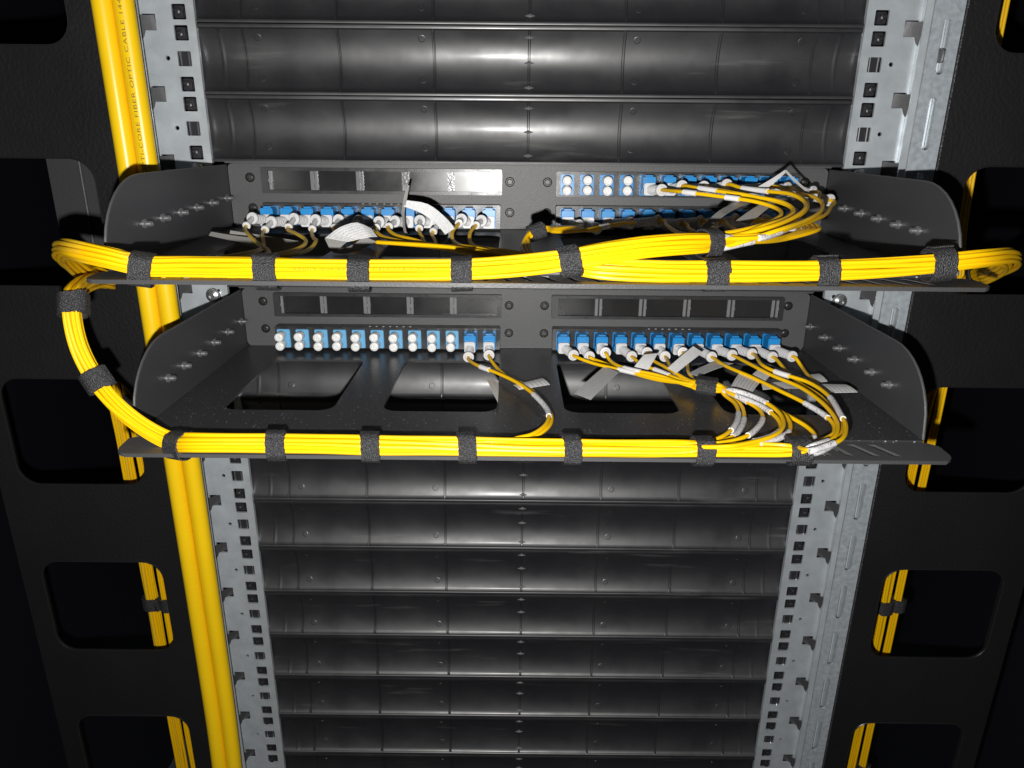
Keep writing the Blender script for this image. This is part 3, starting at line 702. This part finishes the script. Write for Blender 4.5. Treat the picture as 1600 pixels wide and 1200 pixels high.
# ---- upper shelf, left going bundle (cords of the right cassette), right going bundle (cords of the left cassette)
zu = -66.7
W1 = lambda f: 1.0 + .45 * math.exp(-((f - .40) / .05) ** 2)
UB = Bundle([at(1150, 377, -168), at(1107, 380, -176), at(1040, 383, -186), at(960, 394, -192), at(890, 406, -194), at(810, 416, -190), at(722, 422, -188), at(562, 423, -188), at(418, 420, -188), at(300, 417, -188), at(222, 415, -190),
             at(170, 403, -192), at(125, 393, -186), at(103, 390, -170), at(98, 396, -152), at(112, 410, -125), at(140, 427, -95), at(165, 436, -66), (-309, -40, -88), (-322, -10, -108), (-327, 6, -150), (-327.5, 12, -240), (-327, 12, -340), (-327, 12, -460), (-327, 12, -660)], 17,
            seed=5, sq=(1.0, 1.0), wide=lambda f: 1.0 + .4 * math.exp(-((f - .40) / .04) ** 2))
UC = Bundle([at(640, 427, -186), at(722, 429, -186), at(810, 427, -187), at(890, 418, -189), at(960, 421, -190), at(1040, 424, -190), at(1115, 424, -189), at(1287, 422, -189), at(1380, 418, -189), at(1465, 412, -190), at(1530, 405, -188),
             at(1572, 402, -172), at(1580, 410, -150), at(1565, 422, -120), at(1540, 432, -90), (303, -50, -86), (315, -12, -106), (320, 6, -150), (320, 12, -240), (320, 12, -340), (320, 12, -460), (320, 12, -660)], 15,
            seed=9, sq=(1.0, 1.0), wide=lambda f: 1.0 + .3 * math.exp(-((f - .52) / .04) ** 2))
r2 = lambda x, y: (1000 + x / 5, 255 + y / 5)
tops = [(1034, 297), (1066, 291), (1100, 292), (1136, 289), (1204, 292), (1231, 294), (1271, 300), (1297, 313)]
def vy(uvs, y0, y1):
    n = len(uvs) - 1; return [at(u, v, y0 + (y1 - y0) * k / n) for k, (u, v) in enumerate(uvs)]
R2 = lambda *q: [r2(*a) for a in q]
tfree = [vy(R2((340, 225), (640, 262), (900, 300), (1060, 350), (1105, 395), (1040, 450), (860, 510)), -70, -158),
         vy(R2((460, 195), (650, 225), (900, 268), (1090, 305), (1190, 355), (1150, 420), (1010, 470), (820, 530)), -62, -156),
         vy(R2((640, 215), (900, 262), (1110, 305), (1200, 365), (1140, 430), (940, 500)), -72, -160),
         vy(R2((800, 195), (1000, 220), (1170, 240), (1280, 295), (1290, 355), (1190, 430), (960, 515)), -60, -164),
         vy(R2((1140, 215), (1270, 270), (1310, 330), (1260, 400), (1110, 475), (900, 545)), -60, -162),
         vy(R2((1260, 240), (1360, 265), (1425, 320), (1400, 385), (1290, 450), (1060, 530)), -64, -168),
         vy(R2((1400, 275), (1430, 340), (1370, 420), (1230, 480), (1000, 560)), -70, -166),
         vy(R2((1492, 340), (1450, 400), (1340, 450), (1150, 515), (930, 585)), -76, -172)]
tfl = {3: [([at(1226, 266, -78), at(1174, 297, -60)], [at(1229, 268, -76), at(1193, 298, -62)])], 5: [([at(1225, 266, -78), at(1258, 298, -66)], [at(1229, 266, -80), at(1265, 299, -68)])],
       1: [([at(1152, 315, -90), at(1120, 333, -110), at(1090, 362, -125)], [at(1166, 318, -92), at(1132, 338, -112), at(1103, 361, -127)], 'film')],
       2: [([at(1190, 318, -95), at(1150, 345, -110)], [at(1208, 320, -98), at(1172, 350, -113)], 'film')]}
tpl = {0: [((1070, 299), (1089, 301)), ((1134, 307), (1153, 311))], 1: [((1094, 294), (1118, 299))], 3: [((1160, 293), (1200, 299))], 4: [((1221, 350), (1233, 346))]}
tsl = {6: [(r2(1100, 530), r2(1000, 560))], 7: [(r2(930, 585), r2(1140, 520))]}
for i in range(8):
    st = UB.strand(i)[3:]
    cord(ad(1, 4 + i, zu, True), at(*tops[i], -44 if i != 7 else -52), tfree[i], st, 'yellow patch cord from the %s plugged top row port of the upper right cassette' % ORD[i + 1], tsl.get(i, ()), tfl.get(i, ()), tpl.get(i, ()))
# bottom row of the upper right cassette: three go left through the small strap
LS = at(838, 362, -110)
bl = [(905, 352), (933, 357), (986, 348)]
for i in range(3):
    so = Vector((0, 2.1 * (i - 1), (1.2, -.9, 1.2)[i]))
    fr = [at(bl[i][0] - 14, bl[i][1] + (3, 3, 1)[i], -62)] + yq(-82, (880 + i * 14, 356 + (i - 1) * 4 + (3 if i == 0 else 0))) + yq(-100, (862, 357 + i * 2)) + [LS + Vector((5, 2, 1)) + so, LS + Vector((-4, -2, -2)) + so] + \
        [at(818 + i * 4, 380, -125), at(820 + i * 6, 396, -145), at(850 + i * 8, 408, -170), at(930, 417, -184)]
    st = UC.strand(12 + i)[after(UC, at(990, 422, -190)):]
    cord(ad(1, i, zu), at(bl[i][0], bl[i][1], -40), fr, st, 'yellow patch cord turned left from the %s bottom row port of the upper right cassette' % ORD[i + 1], (), (), [((935, 346), (950, 348))] if i == 2 else ())
bends = [(1029, 345), (1064, 350), (1095, 346), (1124, 346), (1150, 343), (1178, 343), (1196, 343), (1215, 346), (1250, 350)]
for i in range(9):
    e = bends[i]; k = 3 + i
    if i < 4:
        fr = vy([(e[0] + 14, e[1] + 8), (e[0] + 36, e[1] + 20), (max(e[0] + 50, 1108), 371), (1118, 376)], -70, -160) if i < 2 else vy([(e[0] + 14, e[1] + 6), (e[0] + 26, e[1] + 14), (e[0] + 22, e[1] + 22), (1126, 374)], -70, -160)
    else:
        q = i - 4
        fr = vy([(e[0] + 20, e[1] + 3), (1232 + q * 9, 346 + q), (1248 + q * 8, 358), (1225, 370 + q), (1180, 374 + q)], -70, -160)
    if i < 9:
        st = (UB.strand(8 + i)[6:])
    cord(ad(1, k, zu), at(e[0], e[1], -42), fr, st, 'yellow patch cord swept right from the %s bottom row port of the upper right cassette' % ORD[k + 1], (((1118, 377), (1176, 373)),) if i in (5, 7) else (), (), ())
# cords of the upper left cassette
uends = [(394, 341), (424, 347), (459, 342), (493, 344), (529, 344), (560, 345), (592, 347), (617, 346), (656, 345), (686, 348), (721, 343), (752, 345)]
usec = [(385, 353), (414, 359), (451, 355), (488, 358), (523, 356), (553, 357), (588, 356), (608, 354), (655, 357), (677, 362), (717, 349), (744, 352)]
for i in range(12):
    e, s2 = uends[i], usec[i]
    lab = 'yellow patch cord from the %s port from the left of the upper left cassette' % ORD[i + 1]
    if i < 4:
        base = [(e[0] - 4, e[1] + 26), (s2[0] + 12, s2[1] + 18), (470, 378), (496, 376)][i]
        fr = [at(s2[0] + (2, -4, 12, 2)[i], s2[1] + (12, 10, 10, 14)[i], -80), at((400, 412, 478, 494)[i], (378, 384, 376, 376)[i], -100), at((420, 400, 462, 478)[i], (395, 392, 390, 392)[i], -130), at((380, 350, 400, 420)[i], 402, -160), at(300, 410, -180)]
        st = UC.strand(i)
        # these four turn left and leave with the left loop
        st = None
        tailp = UB.strand(13 + i)[after(UB, at(250, 416, -188)):]
        cord(ad(-1, i, zu), at(e[0], e[1], -44), fr, tailp, lab, (), [([at(360, 360, -75), at(440, 372, -80), at(475, 378, -84)], [at(356, 376, -78), at(430, 392, -84), at(468, 390, -86)], 'film')] if i == 1 else ([([at(330, 362, -80), at(400, 372, -92)], [at(326, 368, -82), at(398, 382, -96)], 'film')] if i == 0 else ()), (), second=at(s2[0], s2[1], -55), tint=True)
    else:
        dx = {4: 20, 5: 16, 6: 14, 7: 16, 8: 8, 9: 4, 10: -6, 11: -4}[i]
        fr = [at(s2[0] + dx * .5, s2[1] + 12, -72), at(s2[0] + dx + (20 if i < 8 else 6), s2[1] + (20 if i < 8 else 26), -95), at(max(s2[0] + 75, 700 + (i - 4) * 8), 386 + (i % 4) * 3, -130), at(800 + i * 4, 400 + (i % 3) * 4, -165)]
        if i >= 10: fr = [at(s2[0] - 10, s2[1] + 14, -72), at(s2[0] - 6 , s2[1] + 30, -90), at(s2[0] + 50, 392, -130), at(840 + (i - 10) * 10, 402, -168)]
        st = UC.strand(i)[after(UC, at(900, 418, -189)) + 2:]
        cord(ad(-1, i, zu), at(e[0], e[1], -44), fr, st, lab, (), (), (), second=at(s2[0], s2[1], -54))

# flags of the upper left cassette belong to its fifth, eighth and ninth cords
def child_of(label_part):
    for o in bpy.data.objects:
        if o.parent is None and o.get('label', '').find(label_part) >= 0: return o
def add_flag(owner, L_, R_, m_): ribbon(L_, R_).build('label_flag', M[m_], owner, L_[0])
o5 = child_of('fifth port from the left of the upper left'); o8 = child_of('eighth port from the left of the upper left'); o10 = child_of('tenth port from the left of the upper left')
a1 = (360, 240); q6 = lambda x, y, yy: at(360 + x / 3.636, 240 + y / 3.636, yy)
add_flag(o5, [q6(540, 478, -118), q6(620, 415, -112), q6(720, 388, -106), q6(800, 425, -102)], [q6(668, 500, -122), q6(740, 480, -117), q6(790, 470, -112), q6(835, 472, -106)], 'paper')
add_flag(o5, [q6(536, 480, -118), q6(572, 556, -122)], [q6(665, 500, -120), q6(600, 560, -124)], 'film')
add_flag(o5, [q6(575, 560, -122), q6(680, 520, -118), q6(760, 470, -112)], [q6(640, 570, -124), q6(720, 548, -120), q6(830, 500, -114)], 'film')
add_flag(o8, [q6(1005, 180, -66), q6(985, 250, -64), q6(975, 340, -62), q6(985, 440, -64), q6(1030, 510, -72)], [q6(1018, 180, -66), q6(1005, 250, -64), q6(990, 340, -63), q6(1000, 440, -66), q6(1045, 505, -74)], 'film')
add_flag(o10, [q6(1000, 265, -62), q6(1120, 285, -64), q6(1230, 370, -70), q6(1275, 425, -74)], [q6(985, 300, -64), q6(1090, 340, -67), q6(1180, 410, -73), q6(1220, 460, -78)], 'paper')
add_flag(o10, [q6(1230, 400, -70), q6(1240, 470, -74), q6(1190, 520, -80), q6(1140, 500, -82)], [q6(1245, 400, -70), q6(1252, 480, -75), q6(1190, 530, -82), q6(1135, 508, -84)], 'film')

# printed legend along the front strand of the upper bundle
def cord_text(owner, text, path, u0, size):
    cu = bpy.data.curves.new('txt', 'FONT'); cu.body = text; cu.size = size; cu.space_character = 1.5
    to = bpy.data.objects.new('txt', cu); C.objects.link(to)
    dg = bpy.context.evaluated_depsgraph_get(); me = bpy.data.meshes.new_from_object(to.evaluated_get(dg)); bpy.data.objects.remove(to)
    P = sorted(path, key=lambda p: p.x); V = []
    x0 = at(u0, 420, P[0].y).x
    def cen(x):
        for a, b_ in zip(P, P[1:]):
            if a.x <= x <= b_.x and b_.x > a.x: return a.lerp(b_, (x - a.x) / (b_.x - a.x))
        return P[-1]
    for q in me.vertices:
        c = cen(x0 + q.co.x * 1.35); ang = (q.co.y - size * .36) / CR + .28
        V.append(Vector((x0 + q.co.x * 1.35, c.y - math.cos(ang) * (CR + .03), c.z + math.sin(ang) * (CR + .03))))
    MB().add(V, [list(p.vertices) for p in me.polygons]).build('printed_text', mat('brown_print', (.16, .08, .01), .6), owner, V[0])
# choose the strand of the upper bundle that runs highest and nearest the camera
def score(i):
    s_ = [p for p in UB.strand(i) if -120 < p.x < 10]; return sum(-p.y * .75 + p.z * .6 for p in s_) / len(s_)
best = max(range(13), key=score)
own = child_of('%s plugged top row' % ORD[best + 1]) if best < 8 else child_of('swept right from the %s bottom row' % ORD[best - 8 + 4])
cord_text(own, 'ROUND DUPLEX OPTIC FIBER CABLE 2.0MM', [p for p in UB.strand(best) if -200 < p.x < 60 and p.y < -150], 455, 1.75)

# ---- hook and loop straps
def ring(center, axis, ra, rb, width, label, up=(0, 0, 1), th=.7, tail=True, tilt=0, grp='black hook and loop straps'):
    c = Vector(center); ax = Vector(axis).normalized(); upv = Vector(up); b1 = (upv - ax * upv.dot(ax)).normalized(); b2 = ax.cross(b1)
    rs_sk = .9 * math.sin(c.x * 3.1)
    rs = random.Random(int(c.x * 7 + c.z)); n = 36; P = []; st0 = rs.uniform(-.5, .9) if tail else 0; over = rs.choice((4, 6, 8, 10)); lift = rs.uniform(.0, 1.1)
    def pt(k, extra=0):
        a = 2 * math.pi * k / n + st0; ca, sa = math.cos(a), math.sin(a)
        e = .82; x = math.copysign(abs(ca) ** e, ca) * (rb + extra); y = math.copysign(abs(sa) ** e, sa) * (ra + extra)
        return c + b1 * x + b2 * y
    V = []; F = []; total = n + over; width = width * rs.uniform(.92, 1.07)
    for k in range(total):
        ex = (0 if k < n else .75 + lift * ((k - n) / over) ** 2) + .14 * math.sin(k * 1.3 + c.x)
        sk = ax * (tilt * math.sin(2 * math.pi * k / n) + (rs_sk if k >= n else 0))
        wj = width / 2 + .15 * math.sin(k * 2.1 + c.z)
        i_, o_ = pt(k, ex), pt(k, ex + th)
        V += [i_ - ax * wj + sk, i_ + ax * wj + sk, o_ + ax * wj * .97 + sk, o_ - ax * wj * .97 + sk]
    for k in range(total - 1):
        a = 4 * k; b_ = a + 4
        for j in range(4): F.append([a + j, a + (j + 1) % 4, b_ + (j + 1) % 4, b_ + j])
    F += [[0, 1, 2, 3], [4 * total - 1, 4 * total - 2, 4 * total - 3, 4 * total - 4]]
    g = MB().add(V, F)
    return tag(g.build('cable_strap', M['strap'], None, c, 60), label, 'cable strap', grp)
def bdir(b, c): k = after(b, c); return (b.c[min(k + 3, len(b.c) - 1)] - b.c[max(k - 3, 0)]), b.c[k]
def strap_on(b, pt, ra, rb, width, label, dz=0, **kw):
    d, c = bdir(b, pt); ring(c + Vector((0, 0, dz)), d, ra, rb, width, label, **kw)
names = ['first', 'second', 'third', 'fourth', 'fifth', 'sixth', 'seventh']
for i, (u, v) in enumerate([(222, 415), (418, 420), (562, 423), (722, 422)]):
    strap_on(UB, at(u, v, -189), 7.0, 7.6, 10.5, 'black strap tying the upper bundle to its shelf lip, %s from the left' % names[i], dz=-1.8, tilt=.5)
strap_on(UB, at(889, 407, -192), 6.6, 6.4, 9.5, 'black strap where the upper bundle splits in two at the middle', dz=-1.0, tilt=.6)
strap_on(UB, at(1107, 380, -176), 6.4, 6.2, 9.0, 'black strap on the raised branch of the upper bundle beside white markers', dz=0)
for i, (u, v) in enumerate([(1115, 424), (1287, 422), (1465, 412)]):
    strap_on(UC, at(u, v, -189), 6.6, 7.2, 10.5, 'black strap on the right half of the upper shelf lip, %s' % ('nearest the middle', 'second from the right end', 'nearest the right loop')[i], dz=-1.6 if i < 2 else -.4, tilt=.5)
strap_on(UC, (301, -42, -88), 7.0, 7.0, 8.0, 'black strap under the right end of the upper shelf lip by the panel window')
for i, (u, v) in enumerate([(270, 690), (433, 693), (580, 695.5), (730, 697), (893, 699), (1098, 701)]):
    strap_on(LB, atz(u, v, -151.3), 6.0, 6.6, 9.6 if i else 10, 'black strap tying the lower bundle to its shelf lip, %s from the left' % names[i], dz=-1.6, tilt=.6)
strap_on(LB, atz(1247, 704, -151), 6.6, 6.2, 11, 'black strap at the right end of the lower bundle below the white markers', dz=-.3)
strap_on(LB, at(114, 474, -173), 6.0, 6.0, 10.5, 'black strap near the top of the rising cable curve on the left')
strap_on(LB, at(151, 594, -180), 6.0, 6.0, 10.5, 'black strap halfway up the rising cable curve on the left')
ring(S1, Vector((12, -5, 0)), 5.0, 4.4, 12.0, 'black strap gathering seven cords over the third tray opening', th=.7)
ring(LS, Vector((9, 4, 3)), 4.0, 4.0, 9.0, 'small black strap gathering cords beside the centre screws of the upper shelf')
zw = at(242, 940, 12).z; zr = at(1395, 945, 12).z; zr2 = at(1345, 1203, 12).z; zl2 = at(208, 625, 12).z
for xs, nm in ((327, 'wide left window bundle'), (313, 'narrow left window bundle')):
    ring((-xs, 12, zw), (0, 0, 1), 6.9 if xs > 320 else 6.3, 6.3, 13, 'black strap on the %s in the lower cutout' % nm, up=(0, -1, 0))
ring((-313, 12, zl2), (0, 0, 1), 6.3, 6.3, 13, 'black strap behind the lower shelf wing on the left window bundle', up=(0, -1, 0))
for z, nm in ((zr, 'in the lower cutout'), (zr2, 'in the lowest cutout')):
    ring((320, 12, z), (0, 0, 1), 6.6, 6.3, 13, 'black strap on the inner right window bundle %s' % nm, up=(0, -1, 0))
    ring((333, 13, z), (0, 0, 1), 4.8, 4.8, 13, 'black strap on the outer right window bundle %s' % nm, up=(0, -1, 0))

# riser cables in the right hand side manager
for i, (dx, dy) in enumerate(hexslots(7, 2.3)):
    P = spline([(320 + dx, 13 + dy, 260), (320.5 + dx, 14 + dy, 60), (322 + dx, 12 + dy, -60), (331 + dx, 12 + dy, -130), (333 + dx, 13 + dy, -340), (333 + dx, 13 + dy, -660)], 12)
    tag(MB().tube(P, 1.1, 8).build('riser_cable', M['cable'], None, P[-1]), 'thin yellow cable running straight down in the outer strand behind the right panel windows', 'cable', 'thin riser cables behind the right panel')
